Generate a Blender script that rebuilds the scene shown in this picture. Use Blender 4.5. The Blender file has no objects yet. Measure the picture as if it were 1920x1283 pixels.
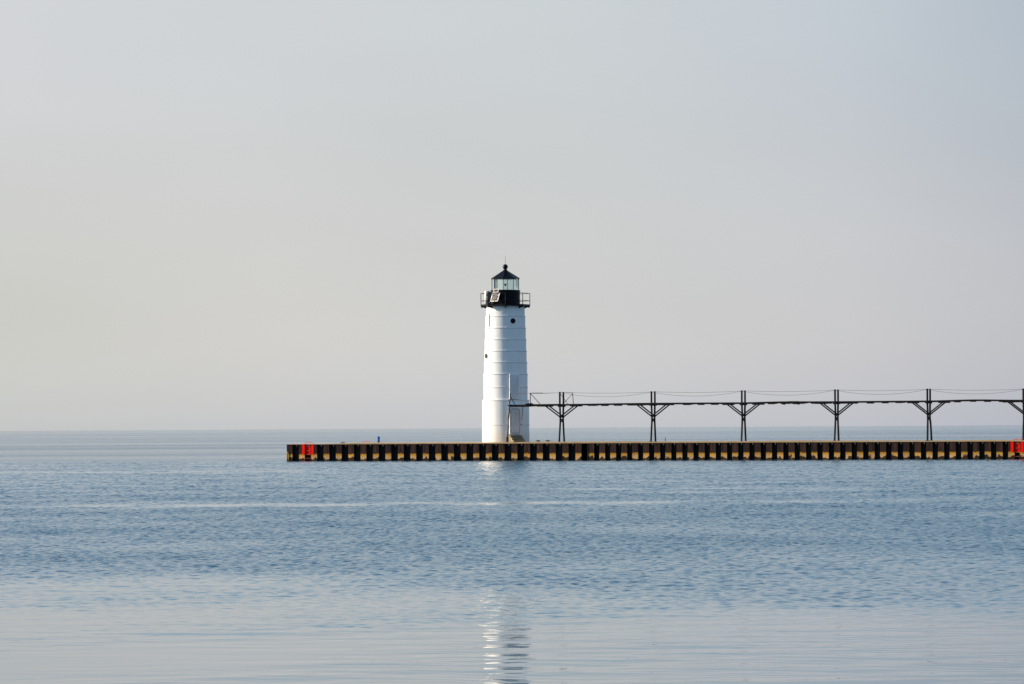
import bpy, bmesh, math, random
import numpy as np
from mathutils import Vector, Matrix
random.seed(7)
S = bpy.context.scene
COL = S.collection
R = math.radians

# ------------------------------------------------------------------ camera
CAM_H = 2.46
FPX = 7500.0                       # focal length in pixels of a 1920 wide picture
HOR = 161.0                        # horizon below the picture centre
ROLL = 0.0057
cam = bpy.data.cameras.new('camera'); cam_o = bpy.data.objects.new('camera', cam); COL.objects.link(cam_o)
cam.sensor_width = 36.0; cam.lens = FPX / 1920 * 36.0
cam.clip_start = 0.5; cam.clip_end = 200000
cam_o.location = (0, 0, CAM_H)
cam_o.rotation_euler = (Matrix.Rotation(R(90) + math.atan(HOR / FPX), 3, 'X') @ Matrix.Rotation(-ROLL, 3, 'Z')).to_euler()
S.camera = cam_o

# ------------------------------------------------------------------ light
SUN_EL = R(20.0)
SUN_BACK = R(6.0)                  # the sun stands to the left, slightly beyond the lighthouse
sd = Vector((-math.cos(SUN_BACK) * math.cos(SUN_EL), math.sin(SUN_BACK) * math.cos(SUN_EL), math.sin(SUN_EL)))
sl = bpy.data.lights.new('sun', 'SUN'); so = bpy.data.objects.new('sun', sl); COL.objects.link(so)
sl.energy = 5.0; sl.angle = R(0.6); sl.color = (1.0, 0.86, 0.66)
so.rotation_euler = sd.to_track_quat('Z', 'Y').to_euler(); so.location = (-40, 280, 60)

W = bpy.data.worlds.new('World'); S.world = W; W.use_nodes = True
nt = W.node_tree; nt.nodes.clear()
def N(nt, t, **kw):
    n = nt.nodes.new(t)
    for k, v in kw.items(): setattr(n, k, v)
    return n
def math_(nt, op, a, b=None, c=None, clamp=False):
    n = N(nt, 'ShaderNodeMath', operation=op); n.use_clamp = clamp
    for i, v in enumerate((a, b, c)):
        if v is None: continue
        if isinstance(v, (int, float)): n.inputs[i].default_value = v
        else: nt.links.new(v, n.inputs[i])
    return n.outputs[0]
def ramp(nt, fac, stops, interp='LINEAR'):
    n = N(nt, 'ShaderNodeValToRGB'); n.color_ramp.interpolation = interp
    e = n.color_ramp.elements
    while len(e) < len(stops): e.new(0.5)
    for i, (p, c) in enumerate(stops):
        e[i].position = p; e[i].color = (c, c, c, 1) if isinstance(c, (int, float)) else (*c, 1)
    nt.links.new(fac, n.inputs[0]); return n.outputs[0]
def mix(nt, fac, a, b, mode='MIX'):
    n = N(nt, 'ShaderNodeMix', data_type='RGBA', blend_type=mode)
    for i, v in ((0, fac), (6, a), (7, b)):
        if isinstance(v, (int, float)): n.inputs[i].default_value = v
        elif isinstance(v, tuple): n.inputs[i].default_value = (*v, 1)
        else: nt.links.new(v, n.inputs[i])
    return n.outputs[2]
def srgb(r, g, b):
    f = lambda c: (c / 255 / 12.92) if c <= 10 else ((c / 255 + 0.055) / 1.055) ** 2.4
    return (f(r), f(g), f(b))

sky = N(nt, 'ShaderNodeTexSky', sky_type='NISHITA'); sky.sun_disc = False
sky.sun_elevation = SUN_EL; sky.sun_rotation = math.atan2(sd.x, sd.y)
sky.air_density = 1.2; sky.dust_density = 0.7; sky.ozone_density = 2.2; sky.altitude = 100
SKY_K = 0.135
EXPO = 0.6
# low haze veil: thick at the horizon, thinning upward, warmer on the sunward side
tc = N(nt, 'ShaderNodeTexCoord'); sx = N(nt, 'ShaderNodeSeparateXYZ'); nt.links.new(tc.outputs['Generated'], sx.inputs[0])
elev = math_(nt, 'ARCSINE', sx.outputs[2])
az = math_(nt, 'ARCTAN2', sx.outputs[0], sx.outputs[1])
azf = math_(nt, 'MULTIPLY_ADD', az, 1.0 / 0.30, 0.5, clamp=True)        # 0 left edge of view, 1 right
elf = math_(nt, 'MULTIPLY', elev, 1.0 / 0.25, clamp=True)               # 0 horizon, 1 at 14 degrees
k = 1 / SKY_K / 2 ** EXPO
def srgb2(*c, f=srgb): return f(*[v * 1.010 for v in c])
def sk(*c): return tuple(v * k for v in srgb(*c))
_s=srgb; srgb = srgb2
low = ramp(nt, azf, [(0.0, srgb(203, 203, 197)), (0.30, srgb(205, 204, 201)), (0.55, srgb(202, 202, 201)), (0.78, srgb(198, 198, 200)), (0.95, srgb(188, 189, 194))])
high = ramp(nt, azf, [(0.0, srgb(208, 209, 213)), (0.3, srgb(206, 209, 212)), (0.55, srgb(201, 206, 209)), (0.78, srgb(192, 199, 207)), (0.95, srgb(176, 186, 197))])
srgb = _s
hz = mix(nt, ramp(nt, elf, [(0.08, 0.0), (0.42, 1.0)], 'EASE'), low, high)
band = ramp(nt, elev, [(0.0, srgb(243, 246, 252)), (0.006, srgb(250, 251, 255)), (0.02, (1, 1, 1))])
hz = mix(nt, 1.0, hz, band, 'MULTIPLY')
cl = N(nt, 'ShaderNodeTexNoise'); cl.inputs['Scale'].default_value = 5.0; cl.inputs['Detail'].default_value = 3
mp = N(nt, 'ShaderNodeMapping'); mp.inputs['Scale'].default_value = (1, 1, 3.5); nt.links.new(tc.outputs['Generated'], mp.inputs[0]); nt.links.new(mp.outputs[0], cl.inputs[0])
cf = ramp(nt, cl.outputs[0], [(0.3, 0.965), (0.7, 1.03)])
hz = mix(nt, 1.0, hz, cf, 'MULTIPLY')
# the haze is brightest on the sunward side and dims and cools away from it
dt = N(nt, 'ShaderNodeVectorMath', operation='DOT_PRODUCT'); nt.links.new(tc.outputs['Generated'], dt.inputs[0]); dt.inputs[1].default_value = (-0.5, 0.866, 0)
df_ = ramp(nt, math_(nt, 'MULTIPLY_ADD', dt.outputs['Value'], 0.5, 0.5), [(0.0, (0.30, 0.38, 0.50)), (0.5, (0.42, 0.50, 0.60)), (0.78, (0.80, 0.84, 0.88)), (0.885, (1, 1, 1))])
hz = mix(nt, 1.0, hz, df_, 'MULTIPLY')
vm = N(nt, 'ShaderNodeVectorMath', operation='SCALE'); nt.links.new(hz, vm.inputs[0]); vm.inputs['Scale'].default_value = k
veil = ramp(nt, elev, [(0.0, 1.0), (0.11, 0.97), (0.17, 0.55), (0.28, 0.15), (0.6, 0.02)], 'LINEAR')
# the veil surrounds the view direction all the way round the horizon
skyc = mix(nt, veil, sky.outputs[0], vm.outputs[0])
bg = N(nt, 'ShaderNodeBackground'); bg.inputs[1].default_value = SKY_K
nt.links.new(skyc, bg.inputs[0])
wo = N(nt, 'ShaderNodeOutputWorld'); nt.links.new(bg.outputs[0], wo.inputs[0])

S.view_settings.view_transform = 'Standard'; S.view_settings.look = 'None'
S.view_settings.exposure = EXPO; S.view_settings.gamma = 1.0
S.render.engine = 'CYCLES'
S.cycles.max_bounces = 6

# ------------------------------------------------------------------ pier frame and pixel helpers
TH = R(20.5); SN, CN = math.sin(TH), math.cos(TH)
Y0 = 300.0
def P(s, t, z=0.0):                # along the pier, back from its face, up
    return Vector((s * CN + t * SN, Y0 - s * SN + t * CN, z))
def unroll(x, y):
    u, v = x - 960.0, y - 641.5
    return u - v * ROLL, v + u * ROLL
def s_at(x, y, t):
    u, v = unroll(x, y); a = u / FPX
    return (a * (Y0 + t * CN) - t * SN) / (CN + a * SN)
def z_at(x, y, t):
    s = s_at(x, y, t); u, v = unroll(x, y)
    return CAM_H - (v - HOR) / FPX * P(s, t).y

# ------------------------------------------------------------------ object helpers
def obj(name, bm, mat, parent=None, smooth=False):
    me = bpy.data.meshes.new(name); bm.to_mesh(me); bm.free()
    if smooth:
        for p in me.polygons: p.use_smooth = True
    mats = mat if isinstance(mat, (list, tuple)) else [mat]
    for m in mats: me.materials.append(m)
    o = bpy.data.objects.new(name, me); COL.objects.link(o)
    if parent: o.parent = parent
    return o
def empty(name, loc, rz=0.0):
    o = bpy.data.objects.new(name, None); COL.objects.link(o); o.location = loc; o.rotation_euler = (0, 0, rz)
    o.empty_display_size = 0.3
    return o
def tag(o, label, cat, group=None, kind=None):
    o['label'] = label
    if cat: o['category'] = cat
    if group: o['group'] = group
    if kind: o['kind'] = kind
    return o
def BM(): return bmesh.new()
def box(bm, x0, x1, y0, y1, z0, z1, mi=0):
    v = [bm.verts.new(p) for p in ((x0,y0,z0),(x1,y0,z0),(x1,y1,z0),(x0,y1,z0),(x0,y0,z1),(x1,y0,z1),(x1,y1,z1),(x0,y1,z1))]
    for f in ((0,3,2,1),(4,5,6,7),(0,1,5,4),(1,2,6,5),(2,3,7,6),(3,0,4,7)):
        bm.faces.new([v[i] for i in f]).material_index = mi
    return v
def bar(bm, a, b, r, n=4, r2=None, flat=None):
    """round or square bar from a to b"""
    a, b = Vector(a), Vector(b); d = (b - a).normalized()
    up = Vector((0, 0, 1)) if abs(d.z) < 0.95 else Vector((0, 1, 0))
    x = d.cross(up).normalized(); y = d.cross(x).normalized()
    r2 = r if r2 is None else r2
    ra, rb = [], []
    for i in range(n):
        an = 2 * math.pi * (i + 0.5) / n
        q = x * math.cos(an) + y * math.sin(an)
        ra.append(bm.verts.new(a + q * r)); rb.append(bm.verts.new(b + q * r2))
    for i in range(n):
        j = (i + 1) % n; bm.faces.new((ra[i], rb[i], rb[j], ra[j]))
    bm.faces.new(ra); bm.faces.new(rb[::-1])
def tube(bm, pts, r, n=6):
    rings = []
    pts = [Vector(p) for p in pts]
    for i, p in enumerate(pts):
        d = (pts[min(i + 1, len(pts) - 1)] - pts[max(i - 1, 0)]).normalized()
        up = Vector((0, 0, 1)) if abs(d.z) < 0.9 else Vector((0, 1, 0))
        x = d.cross(up).normalized(); y = d.cross(x).normalized()
        rings.append([bm.verts.new(p + (x * math.cos(2*math.pi*k/n) + y * math.sin(2*math.pi*k/n)) * r) for k in range(n)])
    for a, b in zip(rings, rings[1:]):
        for k in range(n): bm.faces.new((a[k], b[k], b[(k+1) % n], a[(k+1) % n]))
    bm.faces.new(rings[0]); bm.faces.new(rings[-1][::-1])
def lathe(bm, prof, n=96, a0=0.0, caps=True):
    rings = []
    for r, z in prof:
        rings.append([bm.verts.new((r * math.sin(a0 + 2*math.pi*k/n), -r * math.cos(a0 + 2*math.pi*k/n), z)) for k in range(n)])
    for a, b in zip(rings, rings[1:]):
        for k in range(n): bm.faces.new((a[k], a[(k+1) % n], b[(k+1) % n], b[k]))
    if caps:
        bm.faces.new(rings[0][::-1]); bm.faces.new(rings[-1])
def prism(bm, poly, y0, y1, mi=0):
    """poly in x,z extruded along y"""
    a = [bm.verts.new((x, y0, z)) for x, z in poly]; b = [bm.verts.new((x, y1, z)) for x, z in poly]
    n = len(poly)
    bm.faces.new(a).material_index = mi; bm.faces.new(b[::-1]).material_index = mi
    for i in range(n): bm.faces.new((a[i], b[i], b[(i+1) % n], a[(i+1) % n])).material_index = mi
def fixn(bm):
    bmesh.ops.recalc_face_normals(bm, faces=bm.faces[:]); return bm
def copy_tree(o):
    c = o.copy(); COL.objects.link(c)
    for ch in list(o.children):
        d = ch.copy(); COL.objects.link(d); d.parent = c
        for g in list(ch.children):
            e = g.copy(); COL.objects.link(e); e.parent = d
    return c

# ------------------------------------------------------------------ materials
def mat(name, base, rough=0.6, metal=0.0, spec=0.5):
    m = bpy.data.materials.new(name); m.use_nodes = True
    b = m.node_tree.nodes['Principled BSDF']
    b.inputs['Base Color'].default_value = (*base, 1); b.inputs['Roughness'].default_value = rough
    b.inputs['Metallic'].default_value = metal; b.inputs['Specular IOR Level'].default_value = spec
    return m
def noise(nt, scale, vscale=(1, 1, 1), detail=4, rough=0.55, coord='Object'):
    t = N(nt, 'ShaderNodeTexCoord'); mp = N(nt, 'ShaderNodeMapping'); mp.inputs['Scale'].default_value = vscale
    nt.links.new(t.outputs[coord], mp.inputs[0])
    n = N(nt, 'ShaderNodeTexNoise'); n.inputs['Scale'].default_value = scale; n.inputs['Detail'].default_value = detail; n.inputs['Roughness'].default_value = rough
    nt.links.new(mp.outputs[0], n.inputs[0]); return n.outputs[0]
def worn(name, c0, c1, rough=0.6, scale=3.0, vscale=(1, 1, 1), lo=0.35, hi=0.65, metal=0.0, spec=0.5, bump=0.0):
    m = mat(name, c0, rough, metal, spec); nt = m.node_tree; b = nt.nodes['Principled BSDF']
    n = noise(nt, scale, vscale)
    c = mix(nt, ramp(nt, n, [(lo, 0.0), (hi, 1.0)]), c0, c1); nt.links.new(c, b.inputs['Base Color'])
    if bump:
        bp = N(nt, 'ShaderNodeBump'); bp.inputs['Strength'].default_value = bump; bp.inputs['Distance'].default_value = 0.02
        nt.links.new(n, bp.inputs['Height']); nt.links.new(bp.outputs[0], b.inputs['Normal'])
    return m
M = {}
M['black'] = worn('black_iron_paint', (0.002, 0.003, 0.007), (0.006, 0.005, 0.007), 0.4, 4.0, spec=0.14)
M['iron'] = worn('catwalk_iron', (0.002, 0.002, 0.005), (0.009, 0.005, 0.006), 0.6, 2.5, spec=0.12)
M['concrete'] = worn('deck_concrete', (0.36, 0.24, 0.12), (0.50, 0.36, 0.20), 0.9, 1.3, (1, 1, 4), spec=0.2)
M['step'] = worn('step_concrete', (0.17, 0.14, 0.09), (0.28, 0.22, 0.14), 0.9, 3.0, spec=0.2)
M['red'] = worn('red_ladder_paint', (0.90, 0.010, 0.002), (0.80, 0.006, 0.002), 0.6, 5.0, spec=0.08)
M['darkred'] = mat('old_red_rail', (0.22, 0.008, 0.004), 0.6, spec=0.1)
M['rung'] = mat('faded_rung_paint', (0.42, 0.12, 0.09), 0.5)
M['blue'] = worn('blue_post_paint', (0.002, 0.085, 0.42), (0.002, 0.07, 0.34), 0.5, 5.0, spec=0.15)
M['cable'] = mat('grey_cable', (0.10, 0.10, 0.10), 0.5)
M['offwhite'] = worn('ivory_metal_paint', (0.78, 0.74, 0.66), (0.66, 0.6, 0.5), 0.5, 12.0)
M['cell'] = worn('solar_cell', (0.022, 0.020, 0.038), (0.045, 0.032, 0.042), 0.35, 30.0)
M['navy'] = worn('dark_cabinet_paint', (0.02, 0.03, 0.045), (0.05, 0.06, 0.075), 0.5, 8.0)
M['lamp'] = mat('green_glass_lens', (0.02, 0.09, 0.07), 0.15)
M['hinge'] = mat('bright_hinge', (0.8, 0.8, 0.76), 0.4)
M['yellow'] = worn('yellow_rubber_fender', (0.70, 0.40, 0.03), (0.55, 0.28, 0.03), 0.6, 6.0)

# painted tower plates: white paint, with vertical grime runs and soft chalky patches
m = mat('tower_white_paint', (0.8, 0.8, 0.78), 0.5, spec=0.35); nt = m.node_tree; b = nt.nodes['Principled BSDF']
n1 = noise(nt, 2.2, (1, 1, 0.10), 5); n2 = noise(nt, 0.9, (1, 1, 1), 3)
c = mix(nt, ramp(nt, n1, [(0.42, 0.0), (0.72, 0.45)]), (0.82, 0.82, 0.81), (0.64, 0.61, 0.56))
c = mix(nt, ramp(nt, n2, [(0.45, 0.0), (0.75, 0.25)]), c, (0.72, 0.70, 0.66))
_t = N(nt, 'ShaderNodeTexCoord'); _s = N(nt, 'ShaderNodeSeparateXYZ'); nt.links.new(_t.outputs['Object'], _s.inputs[0])
_z = math_(nt, 'ADD', _s.outputs[2], math_(nt, 'MULTIPLY', math_(nt, 'SUBTRACT', n1, 0.5), 2.2))
c = mix(nt, ramp(nt, _z, [(0.0, 0.55), (1.0, 0.0)]), c, (0.66, 0.57, 0.44))
nt.links.new(c, b.inputs['Base Color'])
bp = N(nt, 'ShaderNodeBump'); bp.inputs['Strength'].default_value = 0.25; bp.inputs['Distance'].default_value = 0.03
nt.links.new(noise(nt, 1.7, (1, 1, 0.6), 2), bp.inputs['Height']); nt.links.new(bp.outputs[0], b.inputs['Normal'])
M['white'] = m
M['seam_grey'] = mat('grey_seam_line', (0.42, 0.41, 0.40), 0.8)
M['door'] = worn('door_grey_paint', (0.72, 0.71, 0.72), (0.62, 0.60, 0.61), 0.5, 4.0, (1, 1, 0.4))

# lantern glass
m = bpy.data.materials.new('lantern_glass'); m.use_nodes = True; nt = m.node_tree; nt.nodes.clear()
tr = N(nt, 'ShaderNodeBsdfTransparent'); tr.inputs[0].default_value = (0.90, 0.98, 0.97, 1)
gl = N(nt, 'ShaderNodeBsdfGlossy'); gl.inputs['Roughness'].default_value = 0.04; gl.inputs[0].default_value = (1, 1, 1, 1)
df = N(nt, 'ShaderNodeBsdfDiffuse'); df.inputs[0].default_value = (0.75, 0.9, 0.85, 1)
fr = N(nt, 'ShaderNodeFresnel'); fr.inputs[0].default_value = 1.5
ms = N(nt, 'ShaderNodeMixShader'); nt.links.new(fr.outputs[0], ms.inputs[0]); nt.links.new(tr.outputs[0], ms.inputs[1]); nt.links.new(gl.outputs[0], ms.inputs[2])
m2 = N(nt, 'ShaderNodeMixShader'); m2.inputs[0].default_value = 0.17; nt.links.new(ms.outputs[0], m2.inputs[1]); nt.links.new(df.outputs[0], m2.inputs[2])
mo = N(nt, 'ShaderNodeOutputMaterial'); nt.links.new(m2.outputs[0], mo.inputs[0]); M['glass'] = m

# sheet piling: dark rust above, a pale yellow mineral band above the water, wet dark foot
m = mat('rusty_sheet_piling', (0.1, 0.07, 0.06), 0.8, spec=0.1); nt = m.node_tree; b = nt.nodes['Principled BSDF']
geo = N(nt, 'ShaderNodeTexCoord'); sp = N(nt, 'ShaderNodeSeparateXYZ'); nt.links.new(geo.outputs['Object'], sp.inputs[0])
zz = sp.outputs[2]; xx = sp.outputs[0]
streak = noise(nt, 9.0, (1, 0.4, 0.06), 4, 0.6)
blot = noise(nt, 2.1, (1, 0.2, 0.8), 3, 0.6)
bay = noise(nt, 0.55, (1, 0.0, 0.15), 4, 0.7)
fine = noise(nt, 14.0, (1, 1, 0.7), 4, 0.6)
top = mix(nt, ramp(nt, streak, [(0.35, 0.0), (0.65, 1.0)]), (0.008, 0.007, 0.009), (0.060, 0.030, 0.022))
yel = mix(nt, ramp(nt, streak, [(0.4, 0.0), (0.62, 1.0)]), (0.40, 0.19, 0.012), (0.60, 0.32, 0.04))
pal = mix(nt, ramp(nt, fine, [(0.4, 0.0), (0.62, 1.0)]), (0.60, 0.40, 0.20), (0.46, 0.27, 0.09))
wet = mix(nt, ramp(nt, fine, [(0.4, 0.0), (0.6, 1.0)]), (0.018, 0.012, 0.012), (0.05, 0.028, 0.012))
zn = math_(nt, 'ADD', math_(nt, 'ADD', zz, math_(nt, 'MULTIPLY', math_(nt, 'SUBTRACT', bay, 0.5), 0.16)), math_(nt, 'MULTIPLY', math_(nt, 'SUBTRACT', streak, 0.5), 0.34))
zb = math_(nt, 'ADD', zz, math_(nt, 'MULTIPLY', math_(nt, 'SUBTRACT', blot, 0.5), -1.0))
def step(v, a, w): return math_(nt, 'MULTIPLY_ADD', math_(nt, 'SUBTRACT', v, a), 1.0 / w, 0.5, clamp=True)
c = mix(nt, step(zn, 0.39, 0.10), pal, yel)
c = mix(nt, step(zn, 0.545, 0.07), c, top)
c = mix(nt, step(zb, 0.215, 0.05), wet, c)
c = mix(nt, 1.0, c, ramp(nt, bay, [(0.32, (0.62, 0.58, 0.56)), (0.5, (1, 1, 1)), (0.68, (1.25, 1.12, 1.02))]), 'MULTIPLY')
nt.links.new(c, b.inputs['Base Color'])
bp = N(nt, 'ShaderNodeBump'); bp.inputs['Strength'].default_value = 0.4; bp.inputs['Distance'].default_value = 0.02
nt.links.new(fine, bp.inputs['Height']); nt.links.new(bp.outputs[0], b.inputs['Normal'])
M['pile'] = m
m = worn('recess_shade_rust', (0.005, 0.007, 0.012), (0.032, 0.019, 0.012), 0.8, 3.0, (1, 1, 0.2), spec=0.2); M['recess'] = m  # recess shade mixed into the colour: near-black navy with some brown rust

# ------------------------------------------------------------------ water
def make_water():
    # rows: distance from the camera; fine where ripples are seen, coarse beyond
    rows = [-3000., -400., -60., 0., 18., 28.]
    d = 33.0; fine = []
    while d < 330: fine.append(d); d += 0.019 + 0.00036 * d
    i0 = len(rows); rows += fine
    while d < 60000: rows.append(d); d *= 1.03
    rows = np.array(rows); nr = len(rows)
    nc = 1040
    c = np.linspace(-1, 1, nc)
    half = np.where(rows > 33, 3.5 + 0.140 * rows, 8.1)
    X = half[:, None] * c[None, :]
    no = 150
    side = 75.0 * (np.arange(1, no + 1) / no) ** 1.6          # coarser ripples carried on to both sides
    extra = np.concatenate([side, [90., 200., 1500., 30000.]])
    XL = -(half[:, None] + extra[::-1][None, :] * np.where(rows > 400, 1 + rows / 3000, 1)[:, None])
    XR = (half[:, None] + extra[None, :] * np.where(rows > 400, 1 + rows / 3000, 1)[:, None])
    X = np.concatenate([XL, X, XR], axis=1).astype(np.float32)
    ncol = X.shape[1]
    Y = np.repeat(rows[:, None], ncol, axis=1).astype(np.float32)
    Z = np.zeros_like(X)
    rng = np.random.RandomState(3)
    fi = slice(i0, i0 + len(fine)); xs = X[fi]; ys = Y[fi]; D = ys[:, :1]
    # slow warps for the wind patches
    def low(seed, n, lx, ly):
        r = np.random.RandomState(seed); o = np.zeros_like(xs)
        for _ in range(n):
            o += np.sin(xs * r.uniform(.4, 1.6) * 2*np.pi / lx + ys * r.uniform(-1.5, 1.5) * 2*np.pi / ly + r.uniform(0, 6.28)).astype(np.float32)
        return o / math.sqrt(n)
    w1 = low(11, 5, 45, 35); w2 = low(12, 6, 14, 16); w3 = low(13, 6, 6, 12)
    def sst(a, b, v): t = np.clip((v - a) / (b - a), 0, 1); return t * t * (3 - 2 * t)
    # ripple strength: calm foreground, ruffled middle, narrow slicks
    A = sst(43, 71, ys + 3.2 * w1 + 2.0 * w2)
    A = 0.085 + 0.915 * A
    A *= 0.72 + 0.28 * sst(60, 84, ys + 4 * w1)
    def slick(c0, w, x0, x1, dep):
        yy = ys - c0 - 1.2 * w1 - 0.8 * w2 - 0.10 * xs
        ex = sst(x0 - 4, x0 + 4, xs) * (1 - sst(x1 - 7, x1 + 7, xs))
        return 1 - dep * np.exp(-(yy / w) ** 2) * ex * np.clip(0.75 + 0.35 * w3, 0, 1.1)
    A *= slick(131, 3.4, -16, 9, .72) * slick(159, 2.6, 0, 12, .5) * slick(236, 6, -60, -12, .5) * slick(150, 1.6, 3, 14, .35) * slick(122, 1.2, -12, -2, .3)
    A *= (0.92 + 0.10 * w2) * (1 - 0.24 * sst(110, 200, D))
    A = np.clip(A, 0.02, 1.2).astype(np.float32)
    H = np.zeros_like(xs)
    dx = (2 * half[fi] / nc).astype(np.float32); sdx = np.gradient(side); sdx = np.maximum(sdx, .05)
    ne = len(extra); dr = (0.019 + 0.00036 * D)
    # short wind ripples
    for i in range(124):
        lam = 0.125 * (1.3 / 0.125) ** rng.uniform(0, 1)
        th = float(np.clip(rng.normal(0, 0.85), -1.35, 1.35))                       # direction off the line of sight
        kx, ky = 2*np.pi/lam * math.sin(th), 2*np.pi/lam * math.cos(th)
        slope = 0.034
        amp = slope * lam / (2 * np.pi)
        ry = lam / max(abs(math.cos(th)), .3) / dr; q = lam / max(abs(math.sin(th)), .1)
        cl_ = lambda v: np.clip((v - 2.2) / 1.6, 0, 1).astype(np.float32)
        keep = cl_(ry); kI = cl_(q / dx)[:, None]; kO = np.concatenate([cl_(q / sdx), np.zeros(ne - no, np.float32)])
        if keep.max() <= 0: continue
        if lam > .8: keep = keep * (0.05 + 0.5 * sst(130, 230, D)).astype(np.float32)
        elif lam > .42: keep = keep * (0.18 + 0.72 * sst(80, 180, D)).astype(np.float32)
        elif lam > .30: keep = keep * (0.55 + 0.45 * sst(60, 120, D)).astype(np.float32)
        h = np.sin(np.float32(kx) * xs + np.float32(ky) * ys + np.float32(rng.uniform(0, 6.28)))
        h[:, ne:-ne] *= kI; h[:, -ne:] *= kO; h[:, :ne] *= kO[::-1]
        H += h * (keep * np.float32(amp)) * A
    # long low undulations of the calm foreground
    A2 = (0.55 + 0.45 * (1 - sst(60, 110, ys)))
    H2 = np.zeros_like(xs)
    for i in range(34):
        lam = 0.28 * (2.4 / 0.28) ** rng.uniform(0, 1)
        th = rng.normal(0, 0.34)
        kx, ky = 2*np.pi/lam * math.sin(th), 2*np.pi/lam * math.cos(th)
        amp = 0.0053 * lam / (2 * np.pi)
        H2 += (amp * np.sin(kx * xs + ky * ys + rng.uniform(0, 6.28))).astype(np.float32)
    H2 *= A2 * np.clip(0.75 + 0.45 * low(21, 5, 9, 12), 0.1, 2)
    fade = (1 - sst(300, 328, D)) * sst(33, 35, D)
    xf = 1 - sst(55., 75., np.abs(xs) - half[fi][:, None].astype(np.float32))
    Z[fi] = (H + H2) * fade * np.clip(xf, 0, 1)
    nv = nr * ncol
    co = np.empty((nv, 3), np.float32); co[:, 0] = X.ravel(); co[:, 1] = Y.ravel(); co[:, 2] = Z.ravel()
    idx = np.arange(nv, dtype=np.int32).reshape(nr, ncol)
    q = np.stack([idx[:-1, :-1], idx[:-1, 1:], idx[1:, 1:], idx[1:, :-1]], axis=-1).reshape(-1, 4)
    me = bpy.data.meshes.new('water'); nq = len(q)
    me.vertices.add(nv); me.vertices.foreach_set('co', co.ravel())
    me.loops.add(nq * 4); me.loops.foreach_set('vertex_index', q.ravel())
    me.polygons.add(nq); me.polygons.foreach_set('loop_start', np.arange(0, nq * 4, 4, dtype=np.int32))
    me.polygons.foreach_set('use_smooth', np.ones(nq, bool))
    me.update()
    # wind patch strength, read by the fine bump
    att = me.attributes.new('ruffle', 'FLOAT', 'POINT')
    full = np.ones((nr, ncol), np.float32); full[fi] = A; full[:i0] = 0.35
    att.data.foreach_set('value', full.ravel())
    fl = np.zeros((nr, ncol), np.float32); o_ = np.concatenate([sst(.05, .45, sdx), np.ones(ne - no)]).astype(np.float32)
    fl[:, -ne:] = o_; fl[:, :ne] = o_[::-1]; fl[:i0] = 1
    at2 = me.attributes.new('unmeshed', 'FLOAT', 'POINT'); at2.data.foreach_set('value', fl.ravel())
    me.materials.append(M['water'])
    o = bpy.data.objects.new('water', me); COL.objects.link(o)
    o['kind'] = 'structure'; o['label'] = 'blue lake water, ruffled in the middle and calm in the foreground'
    return o
m = mat('lake_water', (0.026, 0.088, 0.136), 0.05, spec=0.5); nt = m.node_tree; b = nt.nodes['Principled BSDF']
b.inputs['IOR'].default_value = 1.333
at = N(nt, 'ShaderNodeAttribute'); at.attribute_name = 'ruffle'
g = N(nt, 'ShaderNodeNewGeometry'); s3 = N(nt, 'ShaderNodeSeparateXYZ'); nt.links.new(g.outputs['Position'], s3.inputs[0])
def wn(scale, vs, detail=2):
    mp = N(nt, 'ShaderNodeMapping'); mp.inputs['Scale'].default_value = vs; nt.links.new(g.outputs['Position'], mp.inputs[0])
    n = N(nt, 'ShaderNodeTexNoise'); n.inputs['Scale'].default_value = scale; n.inputs['Detail'].default_value = detail
    nt.links.new(mp.outputs[0], n.inputs[0]); return n.outputs[0]
fineb = wn(5.0, (1, 1.4, 1), 3)
farp = wn(0.012, (0.25, 1, 1), 4)                       # wind patches on the far water
farm = ramp(nt, farp, [(0.36, 0.45), (0.62, 1.0)])
isfar = math_(nt, 'MULTIPLY_ADD', s3.outputs[1], 1/40., -300/40., clamp=True)
ruf = mix(nt, isfar, at.outputs['Fac'], farm)
bp = N(nt, 'ShaderNodeBump'); bp.inputs['Distance'].default_value = 0.02
nt.links.new(math_(nt, 'MULTIPLY', ruf, 0.8), bp.inputs['Strength'])
nt.links.new(math_(nt, 'ADD', 0.03, math_(nt, 'MULTIPLY', math_(nt, 'POWER', ruf, 2.0), 0.13)), b.inputs['Roughness']); nt.links.new(fineb, bp.inputs['Height'])
bp2 = N(nt, 'ShaderNodeBump'); bp2.inputs['Distance'].default_value = 0.5
at2 = N(nt, 'ShaderNodeAttribute'); at2.attribute_name = 'unmeshed'
veryfar = math_(nt, 'MULTIPLY_ADD', s3.outputs[1], -0.45 / 3000., 1.05, clamp=True)
veryfar = math_(nt, 'MAXIMUM', veryfar, 0.6)
nt.links.new(math_(nt, 'MAXIMUM', math_(nt, 'MULTIPLY', math_(nt, 'MULTIPLY', isfar, farm), veryfar), math_(nt, 'MULTIPLY', math_(nt, 'MULTIPLY', at2.outputs['Fac'], at.outputs['Fac']), 1.0)), bp2.inputs['Strength']); nt.links.new(wn(0.9, (1, 1.5, 1), 4), bp2.inputs['Height'])
nt.links.new(bp.outputs[0], bp2.inputs['Normal']); nt.links.new(bp2.outputs[0], b.inputs['Normal'])
M['water'] = m
make_water()

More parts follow.
